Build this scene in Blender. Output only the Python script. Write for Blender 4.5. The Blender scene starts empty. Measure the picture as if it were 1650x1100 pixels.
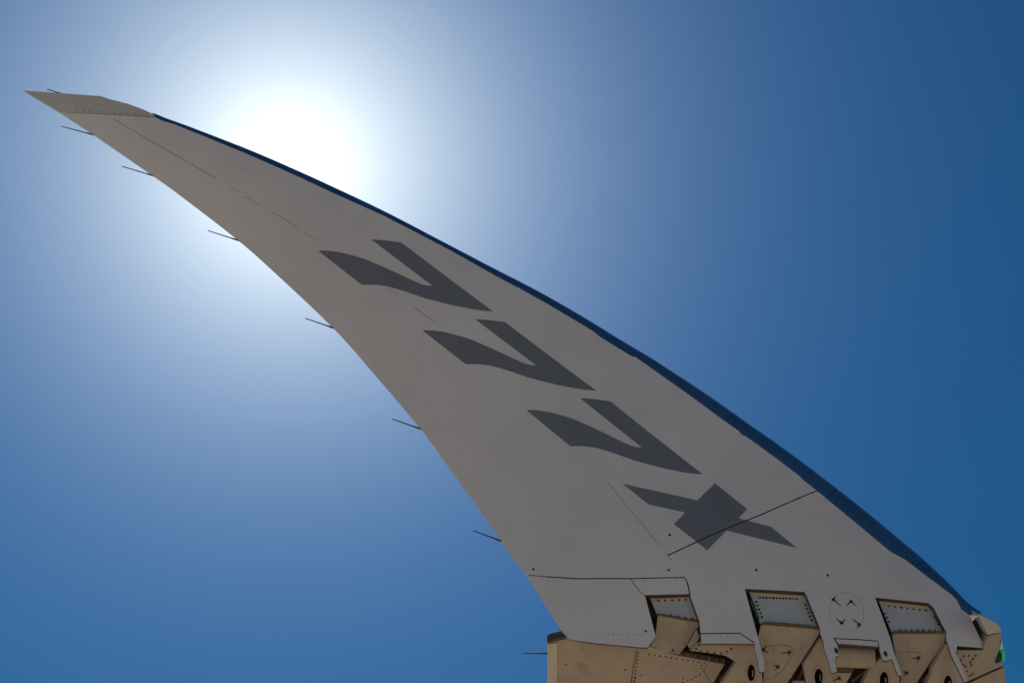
import bpy, bmesh, math, random
from mathutils import Vector, geometry
random.seed(7)
sc = bpy.context.scene
R = math.radians

# ------------------------------------------------------------------ camera
IMW, IMH = 1650.0, 1100.0
HFOV, PITCH, DIST, CAMZ = 34.0, 42.0, 8.2, 1.7
FPX = IMW / 2 / math.tan(R(HFOV / 2))
FWD = Vector((0, math.cos(R(PITCH)), math.sin(R(PITCH))))
UPV = Vector((0, -math.sin(R(PITCH)), math.cos(R(PITCH))))
RGT = Vector((1, 0, 0))
CAM = Vector((0, -DIST * math.cos(R(PITCH)), CAMZ))
CENTRE = CAM + FWD * DIST
cd = bpy.data.cameras.new('camera'); cam = bpy.data.objects.new('camera', cd)
sc.collection.objects.link(cam); sc.camera = cam
cam.location = CAM
cam.rotation_euler = FWD.to_track_quat('-Z', 'Y').to_euler()
cd.sensor_width = 36; cd.lens = 18 / math.tan(R(HFOV / 2)); cd.clip_start = .05; cd.clip_end = 20000

def ray(px, py):
    return (FWD * FPX + RGT * (px - IMW / 2) + UPV * (IMH / 2 - py)).normalized()
def proj(p):
    d = Vector(p) - CAM
    z = d.dot(FWD)
    return (IMW / 2 + FPX * d.dot(RGT) / z, IMH / 2 - FPX * d.dot(UPV) / z)

# ------------------------------------------------------------------ sky and sun
SUN = ray(467, 270)
SUN_EL = math.asin(SUN.z); SUN_AZ = math.atan2(SUN.x, SUN.y)
world = bpy.data.worlds.new('World'); sc.world = world; world.use_nodes = True
nt = world.node_tree; nt.nodes.clear()
N = nt.nodes.new
sky = N('ShaderNodeTexSky'); sky.sky_type = 'NISHITA'; sky.sun_disc = False
sky.sun_elevation = SUN_EL; sky.sun_rotation = SUN_AZ
sky.altitude = 0; sky.air_density = 1.0; sky.dust_density = 0.0; sky.ozone_density = 6.0
bg = N('ShaderNodeBackground'); bg.inputs['Strength'].default_value = 0.06
wout = N('ShaderNodeOutputWorld')
tint = N('ShaderNodeMix'); tint.data_type = 'RGBA'; tint.blend_type = 'MULTIPLY'; tint.inputs[0].default_value = 1
tint.inputs[7].default_value = (.125, .61, .73, 1)                 # deep dry-air blue
nt.links.new(sky.outputs[0], tint.inputs[6]); nt.links.new(tint.outputs[2], bg.inputs['Color'])
# aureole: forward-scattered light that falls off with the angle from the sun
tcw = N('ShaderNodeTexCoord'); vd = N('ShaderNodeVectorMath'); vd.operation = 'DOT_PRODUCT'; vd.inputs[1].default_value = SUN
nt.links.new(tcw.outputs['Generated'], vd.inputs[0])
def wm(op, a, b=None):
    n = N('ShaderNodeMath'); n.operation = op
    for i, q in enumerate((a, b)):
        if q is None: continue
        if isinstance(q, (int, float)): n.inputs[i].default_value = q
        else: nt.links.new(q, n.inputs[i])
    return n.outputs[0]
ang = wm('MULTIPLY', wm('ARCCOSINE', wm('MINIMUM', vd.outputs['Value'], .999999)), 180 / math.pi)
cc = N('ShaderNodeCombineColor')
def falloff(A_, t_): return wm('MULTIPLY', wm('EXPONENT', wm('MULTIPLY', ang, -1 / t_)), A_)
for i, (a_, ta, b_, tb) in enumerate(((1.50, 4.05, .09, 9.0), (1.46, 4.3, .16, 9.0), (1.17, 4.6, .31, 12.0))):
    nt.links.new(wm('ADD', falloff(a_, ta), falloff(b_, tb)), cc.inputs[i])
bg2 = N('ShaderNodeBackground'); bg2.inputs['Strength'].default_value = 1.0
nt.links.new(cc.outputs[0], bg2.inputs['Color'])
ad = N('ShaderNodeAddShader'); nt.links.new(bg.outputs[0], ad.inputs[0]); nt.links.new(bg2.outputs[0], ad.inputs[1])
nt.links.new(ad.outputs[0], wout.inputs['Surface'])

sl = bpy.data.lights.new('sun', 'SUN'); sl.energy = 3.85; sl.angle = R(0.53); sl.color = (1, .95, .87)
so = bpy.data.objects.new('sun', sl); sc.collection.objects.link(so)
so.rotation_euler = (-SUN).to_track_quat('-Z', 'Y').to_euler(); so.location = SUN * 60
sc.view_settings.view_transform = 'Standard'; sc.view_settings.look = 'None'
sc.view_settings.exposure = 0.0; sc.view_settings.gamma = 1.0; sc.view_settings.use_curve_mapping = False
sc.cycles.max_bounces = 8

# ------------------------------------------------------------------ materials
def mat(name, col, rough=.5, metal=0, var=.06, scale=4, stain=None, stain_amt=0, stain_scale=9, bump=0, coat=0, emit=None, emit_s=0, ior=1.45):
    m = bpy.data.materials.new(name); m.use_nodes = True
    t = m.node_tree; b = t.nodes['Principled BSDF']
    tc = t.nodes.new('ShaderNodeTexCoord')
    no = t.nodes.new('ShaderNodeTexNoise'); no.inputs['Scale'].default_value = scale; no.inputs['Detail'].default_value = 7
    no.inputs['Roughness'].default_value = .62
    t.links.new(tc.outputs['Object'], no.inputs['Vector'])
    mr = t.nodes.new('ShaderNodeMapRange'); mr.inputs['From Min'].default_value = .3; mr.inputs['From Max'].default_value = .7
    mr.inputs['To Min'].default_value = 1 - var; mr.inputs['To Max'].default_value = 1 + var
    t.links.new(no.outputs['Fac'], mr.inputs['Value'])
    mx = t.nodes.new('ShaderNodeMix'); mx.data_type = 'RGBA'; mx.blend_type = 'MULTIPLY'; mx.inputs[0].default_value = 1
    mx.inputs[6].default_value = (*col, 1)
    t.links.new(mr.outputs[0], mx.inputs[7])
    out = mx.outputs[2]
    if stain:
        n2 = t.nodes.new('ShaderNodeTexNoise'); n2.inputs['Scale'].default_value = stain_scale; n2.inputs['Detail'].default_value = 9
        n2.inputs['Roughness'].default_value = .7; n2.inputs['Distortion'].default_value = .6
        t.links.new(tc.outputs['Object'], n2.inputs['Vector'])
        r2 = t.nodes.new('ShaderNodeMapRange'); r2.inputs['From Min'].default_value = .55; r2.inputs['From Max'].default_value = .78
        r2.inputs['To Max'].default_value = stain_amt
        t.links.new(n2.outputs['Fac'], r2.inputs['Value'])
        m2 = t.nodes.new('ShaderNodeMix'); m2.data_type = 'RGBA'; m2.inputs[7].default_value = (*stain, 1)
        t.links.new(r2.outputs[0], m2.inputs[0]); t.links.new(out, m2.inputs[6]); out = m2.outputs[2]
    t.links.new(out, b.inputs['Base Color'])
    rr = t.nodes.new('ShaderNodeMapRange'); rr.inputs['To Min'].default_value = max(.02, rough - .08); rr.inputs['To Max'].default_value = rough + .08
    t.links.new(no.outputs['Fac'], rr.inputs['Value']); t.links.new(rr.outputs[0], b.inputs['Roughness'])
    b.inputs['Metallic'].default_value = metal; b.inputs['Coat Weight'].default_value = coat; b.inputs['IOR'].default_value = ior
    if bump:
        bp = t.nodes.new('ShaderNodeBump'); bp.inputs['Strength'].default_value = bump; bp.inputs['Distance'].default_value = .002
        t.links.new(no.outputs['Fac'], bp.inputs['Height']); t.links.new(bp.outputs[0], b.inputs['Normal'])
    if emit:
        b.inputs['Emission Color'].default_value = (*emit, 1); b.inputs['Emission Strength'].default_value = emit_s
    return m
M = dict(
    white=mat('white_paint', (.62, .588, .592), .42, var=.05, scale=2.2, stain=(.40, .37, .33), stain_amt=.28, stain_scale=3.0),
    cap=mat('tip_cap_paint', (.47, .455, .44), .45, var=.05, scale=6),
    letter=mat('charcoal_lettering', (.155, .165, .19), .45, var=.05, scale=3),
    metal=mat('brushed_leading_edge', (.31, .345, .41), .28, metal=.94, var=.07, scale=7),
    cream=mat('cream_tone', (.375, .308, .24), .55, var=.10, scale=9, stain=(.10, .062, .03), stain_amt=.8, stain_scale=8, bump=.15),  # even cream base with random brown stains
    plate=mat('plate_paint', (.45, .46, .475), .45, var=.06, scale=12, stain=(.3, .28, .25), stain_amt=.3, stain_scale=20),
    strip=mat('edge_strip', (.50, .47, .36), .5, var=.08, scale=14, stain=(.2, .14, .08), stain_amt=.4, stain_scale=25),
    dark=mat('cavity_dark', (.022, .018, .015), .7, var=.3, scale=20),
    brown=mat('seal_and_shade_brown', (.10, .065, .035), .6, var=.25, scale=30),  # seal brown, also puts shade into skin and lug wall colour
    fast=mat('fastener_dark', (.03, .027, .025), .5, var=.2, scale=40),
    soft=mat('fastener_soft', (.30, .28, .25), .5, var=.2, scale=40),
    wick=mat('discharger_black', (.035, .035, .04), .5, var=.1, scale=40),
    seam=mat('sealant_line', (.29, .28, .265), .6, var=.2, scale=60),
    gpaint=mat('green_primer', (.06, .12, .04), .55, var=.2, scale=30),
    steel=mat('bright_steel', (.62, .62, .60), .25, metal=1, var=.1, scale=30),
    lens=mat('green_lens', (.01, .22, .06), .1, var=.05, scale=20, coat=1, emit=(.03, .8, .2), emit_s=.22),
    clear=mat('clear_lens', (.75, .85, .82), .08, var=.04, scale=20, coat=1),
)

# ------------------------------------------------------------------ helpers
def link(o, parent=None):
    sc.collection.objects.link(o)
    if parent: o.parent = parent
    return o
def obj(name, verts, faces, m, parent=None, mats=None, fmat=None, smooth=None, bevel=0):
    me = bpy.data.meshes.new(name)
    me.from_pydata([tuple(v) for v in verts], [], faces)
    for q in (mats or [m]): me.materials.append(q)
    if fmat:
        for p, k in zip(me.polygons, fmat): p.material_index = k
    bm = bmesh.new(); bm.from_mesh(me)
    bmesh.ops.remove_doubles(bm, verts=bm.verts, dist=1e-6)
    bmesh.ops.recalc_face_normals(bm, faces=bm.faces)
    if bevel:
        bmesh.ops.dissolve_limit(bm, angle_limit=R(1.5), verts=bm.verts, edges=bm.edges)
        es = [e for e in bm.edges if len(e.link_faces) == 2 and e.calc_face_angle(0) > R(35)]
        bmesh.ops.bevel(bm, geom=es, offset=bevel, segments=2, profile=.6, affect='EDGES', clamp_overlap=True)
        bmesh.ops.triangulate(bm, faces=[f for f in bm.faces if len(f.verts) > 4])
    bm.to_mesh(me); bm.free()
    if smooth:
        for p in me.polygons: p.use_smooth = True
        me.set_sharp_from_angle(angle=R(smooth))
    return link(bpy.data.objects.new(name, me), parent)
def thing(name, label, cat, loc):
    o = bpy.data.objects.new(name, None); link(o); o.empty_display_size = .3
    o['label'] = label; o['category'] = cat
    return o

class Frame:
    """A flat or gently curved face with its own u, v axes (metres) and w pointing into the structure."""
    def __init__(s, O, U, V, W, wf=None):
        s.O, s.U, s.V, s.W, s.wf = O, U, V, W, wf
    def w(s, u, v): return s.wf(u, v) if s.wf else 0.0
    def flat(s, px, py, w):
        d = ray(px, py); P = s.O + s.W * w
        t = (P - CAM).dot(s.W) / d.dot(s.W)
        q = CAM + d * t - P
        return (q.dot(s.U), q.dot(s.V))
    def uv(s, px, py, off=0.0):
        if not s.wf: return s.flat(px, py, off)
        w = off
        for _ in range(6):
            a = s.flat(px, py, w); w = s.wf(*a) + off
        return a
    def uvs(s, pts, off=0.0): return [s.uv(x, y, off) for x, y in pts]
    def at(s, u, v, off=0.0): return s.O + s.U * u + s.V * v + s.W * (s.w(u, v) + off)
    def p(s, px, py, off=0.0): return s.at(*s.uv(px, py, off), off)

def inside(p, poly):
    x, y = p; c = False; n = len(poly); j = n - 1
    for i in range(n):
        xi, yi = poly[i]; xj, yj = poly[j]
        if (yi > y) != (yj > y) and x < (xj - xi) * (y - yi) / (yj - yi) + xi: c = not c
        j = i
    return c
def seg_dist(p, pl):
    best = 1e9; x, y = p
    for (ax, ay), (bx, by) in zip(pl[:-1], pl[1:]):
        dx, dy = bx - ax, by - ay; L = dx * dx + dy * dy
        t = 0 if L == 0 else max(0, min(1, ((x - ax) * dx + (y - ay) * dy) / L))
        d = math.hypot(ax + dx * t - x, ay + dy * t - y)
        if d < best: best = d
    return best
def densify(poly, step, closed=True):
    out = []; n = len(poly)
    for i in range(n if closed else n - 1):
        a = poly[i]; b = poly[(i + 1) % n]
        k = max(1, int(math.hypot(b[0] - a[0], b[1] - a[1]) / step))
        for j in range(k): out.append((a[0] + (b[0] - a[0]) * j / k, a[1] + (b[1] - a[1]) * j / k))
    if not closed: out.append(poly[-1])
    return out
def ribbon(pl, width):
    """closed outline of a polyline with a width"""
    l, r = [], []
    for i, p in enumerate(pl):
        a = pl[max(0, i - 1)]; b = pl[min(len(pl) - 1, i + 1)]
        d = Vector((b[0] - a[0], b[1] - a[1])).normalized(); n = Vector((-d.y, d.x)) * width / 2
        l.append((p[0] + n.x, p[1] + n.y)); r.append((p[0] - n.x, p[1] - n.y))
    return l + r[::-1]
def cdt(inc, exc=(), step=0):
    V, E = [], []
    for poly in list(inc) + list(exc):
        q = densify(poly, step) if step else poly
        b = len(V); V += [Vector(p) for p in q]; E += [(b + i, b + (i + 1) % len(q)) for i in range(len(q))]
    if step:
        xs = [p[0] for q in inc for p in q]; ys = [p[1] for q in inc for p in q]
        y = min(ys); k = 0
        while y < max(ys):
            x = min(xs) + (k % 2) * step / 2
            while x < max(xs):
                if any(inside((x, y), q) for q in inc) and all(seg_dist((x, y), list(q) + [q[0]]) > step * .35 for q in inc): V.append(Vector((x, y)))
                x += step
            y += step * .87; k += 1
    v, e, f, *_ = geometry.delaunay_2d_cdt(V, E, [], 0, 1e-6)
    keep = []
    for t in f:
        c = (sum(v[i][0] for i in t) / len(t), sum(v[i][1] for i in t) / len(t))
        if any(inside(c, q) for q in inc) and not any(inside(c, q) for q in exc): keep.append(tuple(t))
    used = sorted({i for t in keep for i in t}); mp = {o: n for n, o in enumerate(used)}
    return [(v[i][0], v[i][1]) for i in used], [tuple(mp[i] for i in t) for t in keep]
def components(v, f):
    par = list(range(len(v)))
    def find(i):
        while par[i] != i: par[i] = par[par[i]]; i = par[i]
        return i
    for t in f:
        for i in t[1:]: par[find(i)] = find(t[0])
    g = {}
    for t in f: g.setdefault(find(t[0]), []).append(t)
    out = []
    for fs in g.values():
        used = sorted({i for t in fs for i in t}); mp = {o: n for n, o in enumerate(used)}
        out.append(([v[i] for i in used], [tuple(mp[i] for i in t) for t in fs]))
    return out
def extrude(fr, v, f, off, th):
    """front sheet at off, back sheet at off + th (number or function of u, v), walls along the borders"""
    n = len(v); thf = th if callable(th) else (lambda a, b: th)
    P = [fr.at(a, b, off) for a, b in v] + [fr.at(a, b, off + thf(a, b)) for a, b in v]
    F = []; cnt = {}
    for t in f:
        F.append(t); F.append(tuple(n + i for i in reversed(t)))
        for a, b in zip(t, t[1:] + t[:1]):
            k = (min(a, b), max(a, b)); cnt[k] = cnt.get(k, 0) + 1
    walls = []
    for (a, b), c in cnt.items():
        if c == 1: walls.append(len(F)); F.append((a, b, n + b, n + a))
    return P, F, walls
def slab(name, fr, pts, off, th, m, parent, exc=(), bevel=.0025, smooth=None, step=0, side=None):
    v, f = cdt([fr.uvs(pts, off)], [fr.uvs(q, off) for q in exc], step)
    P, F, walls = extrude(fr, v, f, off, th)
    if side:
        fm = [0] * len(F)
        for w in walls: fm[w] = 1
        return obj(name, P, F, m, parent, mats=[m, side], fmat=fm, smooth=smooth)
    return obj(name, P, F, m, parent, bevel=bevel if not step else 0, smooth=smooth)
def ell(cx, cy, rx, ry, rot=0, n=24):
    c, s = math.cos(R(rot)), math.sin(R(rot))
    return [(cx + rx * math.cos(a) * c - ry * math.sin(a) * s, cy + rx * math.cos(a) * s + ry * math.sin(a) * c)
            for a in [2 * math.pi * i / n for i in range(n)]]
def lerp_pts(a, b, n): return [(a[0] + (b[0] - a[0]) * i / (n - 1), a[1] + (b[1] - a[1]) * i / (n - 1)) for i in range(n)]
def studs(name, fr, pts, off, r, h, m, parent, n=8):
    """a row of fastener heads, too small to pick apart: one part"""
    V, F = [], []
    for (x, y) in pts:
        u, v = fr.uv(x, y, off); rr = r * random.uniform(.85, 1.15); b = len(V)
        for k in range(n):
            a = 2 * math.pi * k / n
            V.append(fr.at(u + rr * math.cos(a), v + rr * math.sin(a), off))
        for k in range(n):
            a = 2 * math.pi * k / n
            V.append(fr.at(u + .7 * rr * math.cos(a), v + .7 * rr * math.sin(a), off - h))
        F.append(tuple(b + n + k for k in range(n)))
        for k in range(n): F.append((b + k, b + (k + 1) % n, b + n + (k + 1) % n, b + n + k))
    o = obj(name, V, F, m, parent); o['kind'] = 'stuff'
    return o
def rod(name, a, b, ra, rb, m, parent, n=10, caps=True, smooth=40):
    a, b = Vector(a), Vector(b); d = (b - a).normalized()
    x = d.orthogonal().normalized(); y = d.cross(x); V = []
    for p, r in ((a, ra), (b, rb)):
        for k in range(n):
            t = 2 * math.pi * k / n; V.append(p + x * math.cos(t) * r + y * math.sin(t) * r)
    F = [(k, (k + 1) % n, n + (k + 1) % n, n + k) for k in range(n)]
    if caps: F += [tuple(range(n - 1, -1, -1)), tuple(range(n, 2 * n))]
    return obj(name, V, F, m, parent, smooth=smooth)
def line_strip(name, fr, pl, width, off, h, m, parent):
    q = ribbon(densify(fr.uvs(pl, off), .08, False), width)
    v, f = cdt([q]); P, F, _ = extrude(fr, v, f, off - h, h * .9)
    return obj(name, P, F, m, parent)

# ------------------------------------------------------------------ ground
gm = bpy.data.materials.new('apron_concrete'); gm.use_nodes = True
t = gm.node_tree; b = t.nodes['Principled BSDF']; tc = t.nodes.new('ShaderNodeTexCoord')
br = t.nodes.new('ShaderNodeTexBrick'); br.offset = 0; br.inputs['Scale'].default_value = 1
br.inputs['Brick Width'].default_value = 7.5; br.inputs['Row Height'].default_value = 7.5; br.inputs['Mortar Size'].default_value = .02
br.inputs['Color1'].default_value = (.53, .415, .30, 1); br.inputs['Color2'].default_value = (.51, .40, .29, 1); br.inputs['Mortar'].default_value = (.12, .10, .08, 1)
nz = t.nodes.new('ShaderNodeTexNoise'); nz.inputs['Scale'].default_value = .6; nz.inputs['Detail'].default_value = 9
mp = t.nodes.new('ShaderNodeMapRange'); mp.inputs['To Min'].default_value = .85; mp.inputs['To Max'].default_value = 1.15
mx = t.nodes.new('ShaderNodeMix'); mx.data_type = 'RGBA'; mx.blend_type = 'MULTIPLY'; mx.inputs[0].default_value = 1
t.links.new(tc.outputs['Object'], br.inputs['Vector']); t.links.new(tc.outputs['Object'], nz.inputs['Vector'])
t.links.new(nz.outputs['Fac'], mp.inputs['Value']); t.links.new(br.outputs['Color'], mx.inputs[6]); t.links.new(mp.outputs[0], mx.inputs[7])
t.links.new(mx.outputs[2], b.inputs['Base Color']); b.inputs['Roughness'].default_value = .85
g = obj('ground', [(-4000, -4000, 0), (4000, -4000, 0), (4000, 4000, 0), (-4000, 4000, 0)], [(0, 1, 2, 3)], gm)
g['kind'] = 'structure'

# ------------------------------------------------------------------ folded wingtip: traced outlines
TE = [(38.5, 145.8), (66, 162.5), (94, 179.5), (151, 217.5), (190, 244.5), (247, 283.5), (271, 300), (300, 322), (342, 353), (384, 387), (438, 434.5),
      (480, 471.5), (537, 528), (573, 568), (607, 607), (640, 644), (679, 692), (722, 751), (762, 806), (787, 841), (820, 889), (848, 926), (881, 977), (914, 1029)]
def smooth_curve(pl, sub=4):
    out = []
    for i in range(len(pl) - 1):
        p0, p1, p2, p3 = pl[max(0, i - 1)], pl[i], pl[i + 1], pl[min(len(pl) - 1, i + 2)]
        for k in range(sub):
            t = k / sub
            out.append(tuple(.5 * (2 * p1[c] + (p2[c] - p0[c]) * t + (2 * p0[c] - 5 * p1[c] + 4 * p2[c] - p3[c]) * t * t + (3 * p1[c] - p0[c] - 3 * p2[c] + p3[c]) * t ** 3) for c in (0, 1)))
    return out + [pl[-1]]
TE_TAIL = smooth_curve([TE[k] for k in (3, 5, 7, 9, 10, 12, 14, 16, 17, 19, 20, 21, 22, 23)])
CAPTOP = [(88, 149.2), (158.5, 154.6), (160.5, 154.0), (173, 158.6), (207, 167.5), (232, 176.8), (248.5, 184.6)]
LE_IN = [(248, 188), (261, 194.5), (282, 200.7), (332, 221), (400, 249), (450, 271), (490, 289), (541, 313), (586, 333), (620, 348.5), (645.5, 361.6),
         (661, 369.5), (727, 404), (735, 408.5), (808, 449.5), (840, 466), (880, 488.5), (920, 512), (959, 535.5), (966, 542), (1017, 573.5), (1024, 575), (1080, 614.5), (1116, 640),
         (1160, 672.5), (1191.5, 695), (1194, 699), (1204, 704), (1248, 736), (1289, 767), (1293, 772), (1316, 790), (1356, 823), (1396, 856), (1433, 887), (1458, 901), (1495, 929), (1534, 958), (1541.5, 966),
         (1549, 981), (1562, 986.5)]
LE_OUT = [(236, 178.5), (248, 183), (332, 214), (420, 248), (481, 275.5), (540, 302), (620, 340.3), (709, 387), (811, 440), (840, 454), (880, 475), (949, 516), (1022, 560), (1080, 596),
          (1140, 634.5), (1180, 664), (1262, 721), (1342, 780.5), (1400, 827), (1458, 873), (1530, 941), (1556, 966), (1580, 991), (1590, 1000)]
ALPHA = R(3)
TIP = Frame(CENTRE, Vector((1, 0, 0)), Vector((0, -math.sin(ALPHA), math.cos(ALPHA))), Vector((0, math.cos(ALPHA), math.sin(ALPHA))))
BEND = lambda u, v: -.06 * max(0.0, v + .9) ** 2          # outboard bow added so the upper skin catches more ground bounce
TIP.wf = BEND
_te = TIP.uvs(TE + [(960, 1100)]); _le = TIP.uvs([TE[0]] + CAPTOP + LE_IN + [(1600, 1060)])
_cache = {}
def chordpos(u, v):
    k = (round(u, 4), round(v, 4))
    if k not in _cache:
        a, b = seg_dist((u, v), _te), seg_dist((u, v), _le)
        _cache[k] = (a / (a + b + 1e-9), a + b)
    return _cache[k]
def w_front(u, v):
    c, ch = chordpos(u, v)
    return BEND(u, v) - .17 * ch * c * (1 - c)
def w_thick(u, v):
    c, ch = chordpos(u, v)
    return .010 + ch * (.10 * c * c + .34 * c * (1 - c))
TIP.wf = w_front
V_LOW = TIP.uv(1250, 1014)[1]
TH = lambda u, v: min(.045 if v > V_LOW else .012, .42 * w_thick(u, v))

tip = thing('folding_wingtip', 'folded-up grey aircraft wingtip with large charcoal lettering reaching across the blue sky', 'wingtip', None)

POCKET1 = [(1039, 958), (1111, 956.5), (1127, 1000), (1129, 1019), (1130, 1036), (1100, 1060), (1046, 1041), (1057, 1026)]
POCKET2 = [(1200, 948), (1296, 953), (1300, 960), (1321, 1011), (1322, 1021), (1322, 1060), (1230, 1060), (1219.5, 1020)]
POCKET3 = [(1410, 962), (1496, 971), (1504, 978), (1524.5, 1018), (1525, 1032), (1525, 1060), (1446, 1060), (1434, 1026)]
SKIN = [(95, 180.9)] + TE_TAIL + [
    (960, 1035.5), (1000, 1039), (1030, 1042), (1044, 1042.5), (1047, 1037), (1057, 1026), (1039, 958), (1111, 956.5), (1127, 1000), (1129, 1020), (1130, 1036), (1214, 1036.5),
    (1217, 1050), (1221, 1065), (1224, 1082), (1231.5, 1081), (1231, 1062), (1227.5, 1050), (1223, 1030), (1219.5, 1020), (1200, 948), (1296, 953), (1300, 960), (1321, 1011), (1322, 1021),
    (1326.5, 1033), (1329, 1048), (1333, 1060), (1337, 1072), (1340, 1084), (1348.5, 1081), (1345.5, 1066), (1346, 1058), (1351.5, 1055), (1350, 1043), (1350.5, 1036), (1415.5, 1041),
    (1419, 1053), (1422, 1062), (1427, 1064.5), (1436, 1061), (1440, 1067), (1444, 1080), (1448, 1088), (1453.5, 1087), (1450, 1076), (1445, 1063), (1441, 1052), (1436.5, 1035), (1434, 1026),
    (1410, 962), (1496, 971), (1504, 978), (1524.5, 1018), (1525, 1032), (1529, 1041), (1533, 1055), (1540, 1070), (1548, 1086), (1554, 1098), (1559, 1097), (1551, 1075), (1545, 1060), (1541, 1051.5),
    (1584, 1050.5), (1583, 1034), (1574, 1017), (1566.5, 1001), (1561, 989)] + LE_IN[::-1][1:] + [(242, 189.2), (224, 187.9), (166, 184.5), (115, 182.4)]
SEAMS = [  # polyline, width in metres
    ([(844, 924.5), (881, 928.5), (929, 931.8), (1016, 931.6), (1104, 929.8), (1108, 940), (1112, 958)], .0055),
    ([(1016, 930.5), (1023, 943), (1032, 953), (1041, 961)], .003),
    ([(1075, 894.8), (1115, 876), (1168.5, 852), (1227, 828.5), (1318, 789)], .006),
    ([(1127, 1020.3), (1192, 1019.4), (1214.5, 1034), (1216, 1040)], .005),
    ([(1344, 1028), (1380, 1029.5), (1414, 1032), (1417, 1045)], .005),
    ([(1344, 1026), (1347, 1033), (1351.5, 1040)], .006),
    ([(1541, 1053), (1542.5, 1040.5), (1587, 1044.5)], .004),
]
COVER = ell(1364, 985.5, 27.5, 32, -18, 40)
cuv = TIP.uvs(COVER)
ring = ribbon(cuv + [cuv[0]], .001)
exc = [ribbon(TIP.uvs(p), w) for p, w in SEAMS]
n = len(cuv) + 1
ring_out, ring_in = ring[:n - 1], ring[n:][::-1]
skin_uv = TIP.uvs(SKIN)
v, f = cdt([skin_uv], exc + [ring_in, ring_out], .075)
big_in = ring_out if max(p[0] for p in ring_out) > max(p[0] for p in ring_in) else ring_in
small_in = ring_in if big_in is ring_out else ring_out
def near_te(P):
    x, y = proj(P)
    return x < 1000 and y < 1030 and seg_dist((x, y), TE) < 25
for cv, cf in components(v, f):
    if len(cf) < 3: continue
    P, F, walls = extrude(TIP, cv, cf, 0, TH)
    fm = [0] * len(F)
    for w in walls:
        c = sum((P[i] for i in F[w]), Vector()) / 4
        fm[w] = 0 if near_te(c) else 1  # walls off the trailing edge coloured brown as painted recess shade
    obj('skin_panel', P, F, M['white'], tip, mats=[M['white'], M['brown']], fmat=fm, smooth=35)
# round access cover
v, f = cdt([small_in], (), .05)
P, F, _ = extrude(TIP, v, f, .0005, .02)
obj('access_cover', P, F, M['white'], tip, smooth=35)
# dark structure seen through the joints, carrying the upper surface
CORE = [(106, 184.5)] + [(x + 3, y - 1.5) for x, y in TE_TAIL[:-1]] + [(908, 1012), (1032, 1018), (1034, 986), (1124, 988), (1126, 1008), (1210, 1008), (1212, 996), (1310, 996), (1330, 1012), (1420, 1014), (1424, 1008), (1515, 1008), (1532, 1024), (1576, 1024), (1566, 1000)] + \
       [(x - 3, y + 3) for x, y in LE_IN[::-1]] + [(224, 191), (166, 188)]
v, f = cdt([TIP.uvs(CORE)], (), .11)
nn = len(v)
P = [TIP.at(a, b, TH(a, b) + .0015) for a, b in v] + [TIP.at(a, b, w_thick(a, b)) for a, b in v]
F = []; cnt = {}
for q in f:
    F += [q, tuple(nn + i for i in reversed(q))]
    for a, b in zip(q, q[1:] + q[:1]):
        k = (min(a, b), max(a, b)); cnt[k] = cnt.get(k, 0) + 1
fm = [0, 1] * len(f)
for (a, b), c in cnt.items():
    if c == 1: F.append((a, b, nn + b, nn + a)); fm.append(0)
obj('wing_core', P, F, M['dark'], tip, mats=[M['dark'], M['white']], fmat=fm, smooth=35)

# tip cap
slab('tip_cap', TIP, [TE[0]] + CAPTOP + [(246.5, 186.3), (242, 187.6), (224, 186.3), (166, 182.9), (115, 180.9), (94, 179.4), (66, 162.5)], 0, lambda a, b: max(.008, w_thick(a, b)), M['cap'], tip, step=.09, smooth=35)
studs('cap_fasteners', TIP, lerp_pts((124, 178), (237, 184.6), 12), 0, .0035, .001, M['fast'], tip)

# leading edge: a rounded nose swept along the front of the tip
def resample(pl, n):
    d = [0]
    for a, b in zip(pl[:-1], pl[1:]): d.append(d[-1] + math.hypot(b[0] - a[0], b[1] - a[1]))
    out = []
    for i in range(n):
        s = d[-1] * i / (n - 1); k = 0
        while k < len(d) - 2 and d[k + 1] < s: k += 1
        q = (s - d[k]) / (d[k + 1] - d[k])
        out.append((pl[k][0] + (pl[k + 1][0] - pl[k][0]) * q, pl[k][1] + (pl[k + 1][1] - pl[k][1]) * q))
    return out
def closest(p, pl):
    best = (1e9, None)
    for (ax, ay), (bx, by) in zip(pl[:-1], pl[1:]):
        dx, dy = bx - ax, by - ay; L = dx * dx + dy * dy
        q = max(0, min(1, ((p[0] - ax) * dx + (p[1] - ay) * dy) / L)); c = (ax + dx * q, ay + dy * q)
        d = math.hypot(c[0] - p[0], c[1] - p[1])
        if d < best[0]: best = (d, c)
    return best[1]
inn = densify([(241, 185.5)] + LE_IN + [(1570, 989.5), (1576, 991.5)], 10, False)
for _ in range(10): inn = [inn[0]] + [tuple((inn[i - 1][k] + 2 * inn[i][k] + inn[i + 1][k]) / 4 for k in (0, 1)) for i in range(1, len(inn) - 1)] + [inn[-1]]
out_s = densify(LE_OUT, 10, False)
for _ in range(14): out_s = [out_s[0]] + [tuple((out_s[i - 1][k] + 2 * out_s[i][k] + out_s[i + 1][k]) / 4 for k in (0, 1)) for i in range(1, len(out_s) - 1)] + [out_s[-1]]
rows = []; NP = 18
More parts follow.
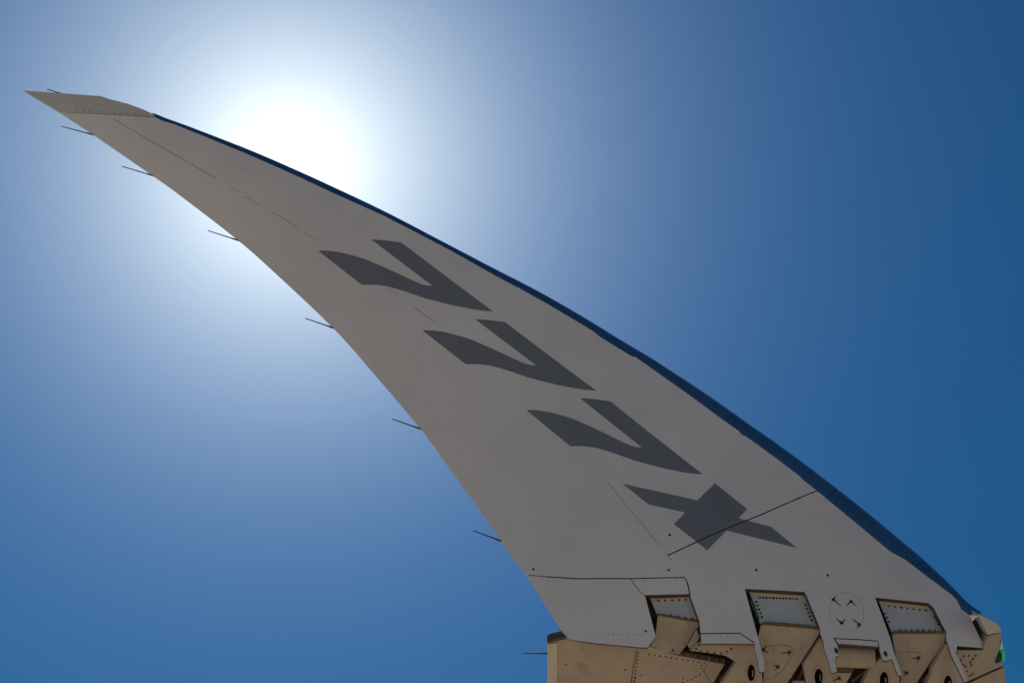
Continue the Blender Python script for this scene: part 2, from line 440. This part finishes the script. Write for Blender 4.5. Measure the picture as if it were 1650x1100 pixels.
for i, p in enumerate(inn):
    a = inn[max(0, i - 3)]; b2 = inn[min(len(inn) - 1, i + 3)]
    dv = Vector((b2[0] - a[0], b2[1] - a[1])).normalized(); nv = Vector((dv.y, -dv.x))
    e = closest((p[0] + nv.x * 12, p[1] + nv.y * 12), out_s)
    target = (e[0] - p[0]) * nv.x + (e[1] - p[1]) * nv.y
    target = max(target, 1.5)
    u0 = Vector(TIP.uv(p[0], p[1])); u1 = Vector(TIP.uv(p[0] + nv.x * 30, p[1] + nv.y * 30)); dirn = (u1 - u0).normalized()
    u0 = u0 - dirn * .012
    w0 = w_front(*u0)
    def section(k, u0=u0, dirn=dirn, w0=w0):
        pts = []
        for j in range(NP + 1):
            ph = math.pi * j / NP
            q = u0 + dirn * (k * math.sin(ph))
            dep = max(.012, .62 * k)
            pts.append(TIP.O + TIP.U * q.x + TIP.V * q.y + TIP.W * (w0 + .003 + dep * (1 - math.cos(ph))))
        return pts
    lo, hi = .002, .6
    for _ in range(22):
        mid = (lo + hi) / 2
        m_ = max((proj(s)[0] - p[0]) * nv.x + (proj(s)[1] - p[1]) * nv.y for s in section(mid))
        if m_ < target: lo = mid
        else: hi = mid
    rows.append((lo, section))
ks = [r[0] for r in rows]
ks = [sum(ks[max(0, i - 4):i + 5]) / len(ks[max(0, i - 4):i + 5]) for i in range(len(ks))]
rows = [sec(k) for k, (_, sec) in zip(ks, rows)]
def nose(a, b):
    V = [p for r in rows[a:b] for p in r]; F = []; n = NP + 1; m_ = b - a
    for i in range(m_ - 1):
        for j in range(NP): F.append((i * n + j, i * n + j + 1, (i + 1) * n + j + 1, (i + 1) * n + j))
        F.append((i * n + NP, i * n, (i + 1) * n, (i + 1) * n + NP))
    F.append(tuple(range(n))); F.append(tuple((m_ - 1) * n + j for j in range(n - 1, -1, -1)))
    return obj('leading_edge', V, F, M['metal'], tip, smooth=45)
def row_at(x): return min(range(len(inn)), key=lambda i: abs(inn[i][0] - x))
# three leading-edge lengths with a narrow joint between them
def cut_rows(x, gap):
    i = row_at(x)
    return i
c1, c2 = row_at(1020), row_at(1330)
def joint(i, g=.07):
    lo = [a.lerp(b, g) for a, b in zip(rows[i], rows[i - 1])]
    hi = [a.lerp(b, g) for a, b in zip(rows[i], rows[i + 1])]
    return lo, hi
l1, h1 = joint(c1); l2, h2 = joint(c2)
base_rows = rows
segs = [base_rows[:c1] + [l1], [h1] + base_rows[c1 + 1:c2] + [l2], [h2] + base_rows[c2 + 1:]]
for s in segs:
    rows = s; nose(0, len(s))
for lo_, hi_ in ((l1, h1), (l2, h2)):                       # dark seal filling each joint
    V = []
    for r in (lo_, hi_):
        ctr = sum(r, Vector()) / len(r)
        V += [ctr + (q - ctr) * .985 + (hi_[0] - lo_[0]).normalized() * (-.002 if r is lo_ else .002) for q in r]
    n = NP + 1; F = [(j, (j + 1) % n, n + (j + 1) % n, n + j) for j in range(n)] + [tuple(range(n)), tuple(range(2 * n - 1, n - 1, -1))]
    obj('joint_seal', V, F, M['dark'], tip)

# lettering
SEVEN = [(598.3, 385.8), (622, 387.6), (646.7, 390.9), (794.2, 501.6), (777, 500.4), (760, 497.8), (734.5, 492.9), (709, 486.8), (683.6, 480), (658, 471.2), (637.8, 464.9), (622.5, 461.1),
         (607.2, 459), (595, 458.6), (583, 458.8), (513, 404.1), (522, 403.9), (531, 404.5), (548.7, 406.9), (569, 412), (589.4, 418.1), (612.3, 427.8), (637.8, 439.2), (658, 448.7), (673.4, 455.8), (683.6, 459.4), (690, 460.4), (697, 460.4)]
XL = [(1003.6, 779.3), (1123.6, 805.9), (1152.2, 778.3), (1204.1, 820), (1189.6, 834.5), (1242.4, 848.6), (1283.6, 882.3), (1170.9, 854.4), (1139.4, 885.9), (1086, 843.8), (1104.2, 825.3), (1044.8, 812.2)]
def decal(name, pts):
    v, f = cdt([TIP.uvs(pts)], [exc[2]], .05)
    P, F, _ = extrude(TIP, v, f, -.0012, .001)
    return obj(name, P, F, M['letter'], tip, smooth=35)
def shift(pts, a, b, sx=1, sy=1): return [(513 + a + (x - 513) * sx, 404.1 + b + (y - 404.1) * sy) for x, y in pts]
decal('digit_seven', SEVEN)
decal('digit_seven', shift(SEVEN, 168, 128.2, .993, .993))
decal('digit_seven', shift(SEVEN, 335.5, 256.5, 1.009, 1.06))
decal('letter_x', XL)

# sealant lines and small ports on the skin
for pl, w in [([(183, 192), (234, 222.5), (288, 253), (347, 287)], .0032), ([(369, 300), (383, 308)], .0022), ([(393, 316), (422, 332)], .0026), ([(436, 340), (481, 367)], .0028), ([(490, 375), (512.5, 388)], .0022),
              ([(622.5, 463), (638, 474)], .0022), ([(667, 495), (699, 518)], .0034), ([(979.4, 776.8), (1006, 810), (1034, 843), (1062, 878)], .0020), ([(1072, 890), (1082, 903)], .0024)]:
    line_strip('sealant_line', TIP, pl, w, 0, .0008, M['seam'], tip)
for x, y in [(1079.3, 861.2), (1077.6, 917.7), (1218.7, 917.7), (1333.8, 926.2), (859.4, 916.4), (1040.5, 1016)]:
    slab('drain_port', TIP, ell(x, y, 1.9, 1.9, 0, 12), -.0012, .001, M['fast'], tip, bevel=0)
studs('edge_fasteners', TIP, lerp_pts((950, 1020), (1035, 1022.5), 12), 0, .003, .0008, M['soft'], tip)
studs('edge_fasteners', TIP, lerp_pts((1024, 936), (1100, 934.5), 7), 0, .003, .0008, M['soft'], tip)
studs('edge_fasteners', TIP, lerp_pts((1150, 1024.5), (1193, 1025), 5), 0, .003, .0008, M['soft'], tip)

def latch(fr, x, y, a1, l1, a2, l2, off, parent):
    """a round quick-release head with two score marks running from it"""
    u, v = fr.uv(x, y, off); V, F = [], []
    n = 12; r = .0085
    for k in range(n):
        a = 2 * math.pi * k / n; V.append(fr.at(u + r * math.cos(a), v + r * math.sin(a), off))
    for k in range(n):
        a = 2 * math.pi * k / n; V.append(fr.at(u + .75 * r * math.cos(a), v + .75 * r * math.sin(a), off - .0025))
    F.append(tuple(range(n, 2 * n)))
    for k in range(n): F.append((k, (k + 1) % n, n + (k + 1) % n, n + k))
    for ang, L in ((a1, l1), (a2, l2)):
        e = fr.uv(x + L * math.cos(R(ang)), y + L * math.sin(R(ang)), off)
        d = Vector((e[0] - u, e[1] - v)); nrm = Vector((-d.y, d.x)).normalized()
        b = len(V)
        for s, wd in ((0, .0036), (1, .0014)):
            for sg in (1, -1):
                q = Vector((u, v)) + d * s + nrm * wd * sg; V.append(fr.at(q.x, q.y, off - .0008))
        for s, wd in ((0, .0036), (1, .0014)):
            for sg in (1, -1):
                q = Vector((u, v)) + d * s + nrm * wd * sg; V.append(fr.at(q.x, q.y, off + .0002))
        F += [(b, b + 1, b + 3, b + 2), (b, b + 2, b + 6, b + 4), (b + 1, b + 3, b + 7, b + 5), (b + 2, b + 3, b + 7, b + 6)]
    return obj('latch', V, F, M['fast'], parent)
for x, y, a1, l1_, a2, l2_ in [(1343, 965.5, 40, 15, -60, 6), (1371.5, 968.5, 40, 10, 140, 10), (1356, 1003, -140, 11, -45, 9), (1384.5, 1005.5, -140, 14, 115, 7)]:
    latch(TIP, x, y, a1, l1_, a2, l2_, 0, tip)
slab('slot_port', TIP, ell(1427, 1052.5, 2.6, 5, -20, 16), -.0012, .001, M['fast'], tip, bevel=0)
slab('slot_port', TIP, ell(1347.5, 1047.5, 2.6, 5, -20, 16), -.0012, .001, M['fast'], tip, bevel=0)

# recessed cover plates in the three hinge bays
def bay(plate, strip, rows_, off, extra=None):
    p = slab('cover_plate', TIP, plate, off, .006, M['plate'], tip, bevel=.0015)
    slab('edge_strip', TIP, strip, off - .003, .0028, M['strip'], tip, bevel=0)
    for a, b2, k, r, mm in rows_: studs('fastener_row', TIP, lerp_pts(a, b2, k), off - (.003 if mm else 0), r, .0025, M['fast'], tip)
bay([(1047, 962), (1112, 959), (1129, 1001), (1129, 1003), (1060, 993)], [(1051, 964), (1111, 961.5), (1114, 968), (1054, 970)],
    [((1061, 967), (1105, 965.5), 5, .0055, 1), ((1070, 989.5), (1116, 996), 5, .0055, 0)], .030)
bay([(1208, 953.5), (1297, 958), (1302, 966), (1322, 1013), (1322, 1015), (1226, 1008)], [(1207.5, 953.5), (1296, 959), (1298, 964), (1210, 959.5)],
    [((1224.5, 962), (1284, 964), 12, .0055, 0), ((1218.5, 969), (1227.6, 993.3), 5, .0055, 0), ((1298, 974), (1307.5, 998.5), 5, .0055, 0), ((1240, 1001.8), (1304, 1006.8), 13, .004, 0)], .030)
bay([(1415.5, 967), (1498, 976), (1505, 981), (1526, 1019), (1524, 1022), (1438, 1021)], [(1415.5, 967), (1497, 976.5), (1500, 981), (1418, 972)],
    [((1432.5, 976), (1492, 983), 7, .0055, 0), ((1426.5, 988), (1432.5, 1001), 3, .0055, 0), ((1506, 994), (1511.5, 1005.5), 3, .0055, 0), ((1450, 1014.5), (1507, 1015), 7, .005, 0)], .030)
slab('primer_strip', TIP, [(1208, 967), (1214, 967.5), (1224.5, 997), (1219, 993)], .026, .004, M['gpaint'], tip, bevel=0)

# static discharge wicks along the trailing edge
WICKS = [((97.5, 150.6), (75.5, 142.8)), ((151, 217.3), (100, 204)), ((248, 283.5), (196.5, 268)), ((384.5, 387.5), (335, 371.5)), ((538, 528.5), (492, 512.7)), ((678.5, 691), (632, 674.8)), ((808.5, 871.5), (763, 854.5))]
for (a, b2) in WICKS:
    A, B = TIP.p(*a, .005), TIP.p(*b2, .005)
    w = rod('static_wick', A, B, .0034, .0024, M['wick'], tip)
    rod('wick_base', A + (A - B) * .1, A + (B - A) * .22, .0046, .0040, M['wick'], w)

# ------------------------------------------------------------------ fixed wing below the fold
fix = thing('fixed_wing', 'cream underside of the fixed wing end with hinge lugs and green navigation light', 'wing', None)
def gframe(px, py, w, beta):
    O = TIP.p(px, py, w)
    Wd = Vector((0, math.sin(R(beta)), math.cos(R(beta))))       # into the structure (up and inboard)
    return Frame(O, Vector((1, 0, 0)), Vector((0, -math.cos(R(beta)), math.sin(R(beta)))), Wd)
F0 = gframe(960, 1034, .035, 28)        # lower skin
G1 = gframe(1095, 993, .016, 48); G2 = gframe(1270, 1008, .016, 48); G3 = gframe(1480, 1018, .016, 48)
GB = gframe(1300, 1035, .035, 48)       # hinge bodies
GC = gframe(1300, 1020, .14, 52)       # hinge cavity

slab('hinge_gap_shade', GC, [(1020, 1005), (1060, 975), (1500, 975), (1585, 1000), (1594, 1020), (1606, 1062), (1606, 1126), (1080, 1126), (1020, 1075)], 0, .01, M['dark'], fix, bevel=0)  # near-black sheet standing in for the shade inside the hinge gaps
s1 = slab('lower_skin', F0, [(882.5, 1034), (889, 1031), (910, 1026.5), (960, 1033), (1046, 1041), (1093, 1055.5), (1168, 1069.5), (1149, 1100), (1138, 1118), (1132, 1140), (882.5, 1140)], 0, .05, M['cream'], fix)
slab('edge_strip', F0, [(882.5, 1036), (898, 1036.5), (898, 1139), (882.5, 1139)], -.003, .0028, M['strip'], fix, bevel=0)
for pl, w in [([(1026.5, 1047), (1021, 1072), (1016, 1104), (1012, 1140)], .004), ([(1140, 1068), (1134, 1080), (1146, 1100)], .0025)]:
    line_strip('sealant_line', F0, pl, w, 0, .0008, M['brown'], fix)
studs('fastener_row', F0, lerp_pts((1029, 1051), (1021, 1096), 9) + lerp_pts((1024, 1092), (1020, 1112), 4), 0, .0042, .0012, M['fast'], fix)
studs('fastener_row', F0, lerp_pts((1046, 1053.5), (1135, 1067.5), 11), 0, .0042, .0012, M['fast'], fix)
studs('fastener_row', F0, [(1131, 1072), (1131, 1077), (1134, 1081), (1127.5, 1085.5), (1121.5, 1090), (1115, 1094), (1108, 1095), (1101, 1092), (1101, 1099), (1033, 1087), (1007, 1078), (912, 1070)], 0, .0042, .0012, M['fast'], fix)
A, B = F0.p(882, 1052, .015), F0.p(843, 1051.5, .015)
slab('end_rib', F0, [(881.8, 1033.5), (888.5, 1030), (910, 1025), (914, 1028.5), (900, 1031.5), (883, 1037)], -.006, .055, M['brown'], fix, bevel=0)
w = rod('static_wick', A, B, .0034, .0024, M['wick'], fix); rod('wick_base', A + (A - B) * .1, A + (B - A) * .22, .0046, .0040, M['wick'], w)

def lug(fr, face, off, th, name='hinge_lug', m='cream', exc_=()):
    o = slab(name, fr, face, off, th, M[m], fix, exc=exc_, side=M['brown'])  # side walls coloured brown so the gaps beside them look shaded
    return o
l1o = lug(G1, [(1060, 989.5), (1126.5, 1001), (1125.5, 1009), (1106, 1039), (1094, 1054), (1070, 1049), (1046, 1042.5), (1056, 1027)], 0, .06)
slab('edge_strip', G1, [(1060, 987.5), (1127.5, 999), (1127, 1003), (1060, 991)], -.005, .0045, M['brown'], l1o, bevel=0)
studs('fastener_row', G1, lerp_pts((1112, 1005), (1100, 1034), 6), 0, .004, .0012, M['soft'], l1o)
studs('fastener_row', G1, [(1084, 1047)], 0, .005, .0012, M['fast'], l1o)
lug(GB, [(1122.5, 1014), (1127, 1025), (1123, 1036), (1113, 1045), (1107.5, 1039)], .02, .02, 'stop_block')
l2o = lug(G2, [(1226, 1006.5), (1231, 1003.5), (1320, 1011.5), (1320.5, 1020), (1292, 1064), (1268, 1101), (1258, 1118), (1228, 1118), (1231, 1080), (1231, 1062), (1222, 1025)], 0, .06)
slab('edge_strip', G2, [(1226, 1003.5), (1232, 1001), (1321, 1009.2), (1321, 1013.5), (1231, 1005.8), (1226, 1008)], -.005, .0045, M['brown'], l2o, bevel=0)
l3o = lug(G3, [(1437, 1021), (1441, 1018.3), (1524.5, 1018.8), (1523, 1031), (1498, 1068), (1476, 1101), (1464, 1118), (1450, 1118), (1452, 1085), (1444, 1060)], 0, .06)
slab('edge_strip', G3, [(1437, 1018), (1441, 1015.8), (1525, 1016.4), (1525, 1020.5), (1441, 1020.3), (1437, 1023)], -.005, .0045, M['brown'], l3o, bevel=0)
line_strip('sealant_line', G2, [(1232, 1040), (1260, 1038), (1274, 1041), (1280, 1050), (1272, 1063), (1262, 1078), (1245, 1092)], .0018, 0, .0008, M['brown'], l2o)
line_strip('sealant_line', G3, [(1447, 1050), (1470, 1049.5), (1486, 1051)], .0018, 0, .0008, M['brown'], l3o)
for fr, par, q in [(G2, l2o, (1230, 1046, -45, 9, 30, 10)), (G2, l2o, (1272, 1050, 172, 13, 100, 6)), (G2, l2o, (1253.5, 1073.5, -158, 9, 135, 8)), (G3, l3o, (1480, 1059, 172, 13, 105, 8)), (G3, l3o, (1461, 1083.5, -158, 7, 140, 7))]:
    latch(fr, *q, 0, par)

def body(face, holes, off=0.0, th=.05):
    o = slab('hinge_body', GB, face, off, th, M['cream'], fix, exc=[ell(*h) for h in holes], bevel=0, side=M['cream'])
    for (cx, cy, rx, ry) in holes:
        # dark bushing and a narrow bright steel sliver inside the bore
        u, v = GB.uv(cx, cy, off); c = GB.at(u, v, off)
        e = [GB.uv(*p, off) for p in ell(cx, cy, rx * .98, ry * .98)]
        n = len(e); V = [GB.at(*p, off + .003) for p in e] + [GB.at(*p, off + .07) for p in e]
        F = [(i, (i + 1) % n, n + (i + 1) % n, n + i) for i in range(n)] + [tuple(range(n, 2 * n))]
        rim_o, rim_i = ell(cx, cy, rx * 1.5, ry * 1.32), ell(cx, cy, rx * 1.12, ry * 1.06)
        slab('boss', GB, rim_o, off - .003, .0028, M['cream'], o, exc=[rim_i], bevel=0, side=M['brown'])
        bu = obj('bushing', V, F, M['dark'], o)
        slab('bore_sliver', GB, [(cx + rx * .25, cy - ry * .32), (cx + rx * .5, cy - ry * .3), (cx + rx * .5, cy + ry * .5), (cx + rx * .25, cy + ry * .5)], off + .012, .03, M['steel'], o, bevel=0)
    return o
HB = (6.0, 13.2)
body([(1128, 1034), (1214, 1034), (1219, 1050), (1226, 1068), (1229, 1100), (1229, 1118), (1152, 1118), (1163, 1101), (1186, 1066), (1169, 1055.5), (1150, 1052.5), (1112, 1047.5), (1124, 1037)], [(1210.5, 1083, *HB)])
body([(1322.5, 1028.5), (1328, 1042), (1336, 1060), (1343, 1085), (1340, 1118), (1303, 1118), (1300, 1100), (1294.5, 1070), (1307.5, 1050.5)], [(1319, 1089.8, 6.6, 13.2)])
body([(1397, 1086), (1391, 1100), (1384, 1118), (1450, 1118), (1449, 1085), (1441, 1058), (1424, 1056), (1405, 1071), (1400, 1080)], [(1424.5, 1095.5, 6.8, 14)])
body([(1525, 1037), (1531, 1044), (1538, 1062), (1548, 1083), (1556, 1100), (1556, 1118), (1485, 1118), (1494, 1100), (1500.5, 1086), (1502.5, 1075), (1512.5, 1057.5)], [(1527.5, 1101, 6.6, 13.5)])
slab('link_arm', GB, [(1343, 1083), (1373, 1083.5), (1363, 1101), (1354, 1118), (1333, 1118), (1338, 1099)], .015, .03, M['cream'], fix)
latch(GB, 1352, 1092, 155, 12, 45, 5, .015, fix)
slab('link_arm', GB, [(1279, 1096.5), (1297, 1096), (1299, 1118), (1262, 1118)], .03, .03, M['cream'], fix)
for n_, pts_ in (('red_strip', [(1348, 1074.5), (1377, 1077), (1373.5, 1082.5), (1346.5, 1081.5)]),):
    slab('lower_strip', GB, pts_, .02, .01, M['brown'], fix, bevel=0)
# hinge torque tube between the two middle bodies
a, b2 = GB.p(1344, 1057, .03), GB.p(1407, 1059, .03)
tb = rod('hinge_tube', a, b2, .046, .046, M['cream'], fix, n=28)
studs('fastener_row', GB, lerp_pts((1353, 1037.5), (1409, 1041.5), 8), .012, .0050, .006, M['strip'], fix)
slab('lower_strip', GB, [(1349, 1034), (1413, 1038.5), (1416, 1046), (1352, 1042)], .014, .01, M['brown'], fix, bevel=0)
studs('fastener_row', GB, lerp_pts((1097, 1052.5), (1166, 1063.5), 7), .04, .008, .006, M['brown'], fix)
studs('fastener_row', GB, [(1129, 1033.5), (1126, 1039), (1121.5, 1044.5), (1129, 1049), (1140, 1049.5), (1151, 1051), (1162, 1052), (1171, 1049), (1178, 1044.5)], 0, .0055, .0015, M['brown'], fix)

# hydraulic lines crossing the open gaps
for a_, b_ in (((1160, 1094), (1184, 1070)), ((1284, 1098), (1296, 1074)), ((1372, 1098), (1394, 1080)), ((1486, 1096), (1500, 1082))):
    rod('hydraulic_line', GB.p(*a_, .06), GB.p(*b_, .06), .006, .006, M['brown'], fix)
# leading-edge end of the fixed wing
nosef = slab('leading_edge_fairing', GB, [(1541, 1047), (1584, 1047), (1587, 1035), (1592, 1024.5), (1604, 1020.5), (1613, 1019.5), (1613.5, 1026), (1610.5, 1044), (1603, 1066), (1605, 1068), (1618.5, 1065.5), (1613, 1073), (1590, 1083), (1562, 1096), (1555, 1096)], 0, .10, M['cream'], fix, bevel=.008)
studs('fastener_row', GB, [(1553, 1056.5), (1561.5, 1056), (1572, 1055.5), (1567.5, 1061), (1547.5, 1063), (1563.5, 1066), (1556, 1073), (1565.5, 1070.5), (1552, 1070), (1562.5, 1088), (1567, 1085), (1558, 1080)], 0, .0055, .002, M['brown'], nosef)
slab('fairing_cap', GB, [(1574, 987.5), (1580, 990), (1590, 995), (1604, 1002.5), (1611.5, 1008.5), (1614.5, 1018.8), (1604, 1019.8), (1592, 1023.3), (1588, 1015), (1582, 1002)], 0, .10, M['cap'], fix, bevel=.008)
slab('rub_strip', GB, [(1562, 991.5), (1569, 989.8), (1577.5, 992), (1573, 994.5), (1567.5, 1000.5)], -.01, .02, M['white'], fix, bevel=.002)
slab('lower_skin', GB, [(1563, 1099.5), (1590, 1086.5), (1618.5, 1074), (1621.5, 1100), (1624, 1150), (1553, 1150), (1556, 1102)], .012, .05, M['cream'], fix)
# navigation light
c = GB.p(1613, 1051, .04)
slab('lamp_wedge', GB, [(1603.5, 1065.5), (1606.5, 1056), (1610.5, 1046), (1614, 1052), (1614.5, 1063)], -.002, .0018, M['dark'], nosef, bevel=0)  # flat near-black wedge laid on the fairing beside the lens
bm = bmesh.new(); bmesh.ops.create_icosphere(bm, subdivisions=3, radius=1)
for vv in bm.verts: vv.co = Vector((vv.co.x * .0125, vv.co.y * .035, vv.co.z * .046))
V = [c + vv.co for vv in bm.verts]; F = [tuple(x.index for x in ff.verts) for ff in bm.faces]; bm.free()
nl = obj('navigation_light', V, F, M['lens'], fix, smooth=60)
slab('clear_lens', GB, [(1612.5, 1040), (1614.3, 1030), (1615.8, 1045), (1611.5, 1045)], .0, .03, M['clear'], nl, bevel=.003)

# the rest of the fixed wing, running inboard out of the frame
def section(y, xl, xt, zc, tk):
    pts = []
    prof = [(0, 0), (.02, .35), (.08, .65), (.2, .92), (.35, 1), (.55, .86), (.75, .52), (.92, .18), (1, .03)]
    ch = xl - xt
    up = [(xl - ch * a, y, zc + tk * .62 * b_) for a, b_ in prof]
    dn = [(xl - ch * a, y, zc - tk * .38 * b_) for a, b_ in prof[1:]]
    return up + dn[::-1]
e0 = F0.p(884, 1124, .02); e1 = F0.p(1622, 1124, .08)
zb = (e0.z + e1.z) / 2
S = [section(e0.y + .02, e1.x - .02, e0.x + .02, zb + .10, .22), section(e0.y + 10, e1.x + 6.2, e0.x + 2.2, zb - .9, .75), section(e0.y + 27, e1.x + 16.8, e0.x + 7.0, zb - 2.5, 1.5)]
n = len(S[0]); V = S[0] + S[1] + S[2]; F = [(k * n + i, k * n + (i + 1) % n, (k + 1) * n + (i + 1) % n, (k + 1) * n + i) for k in (0, 1) for i in range(n)] + [tuple(range(n)), tuple(range(3 * n - 1, 2 * n - 1, -1))]
obj('wing_box', V, F, M['white'], fix, smooth=40)
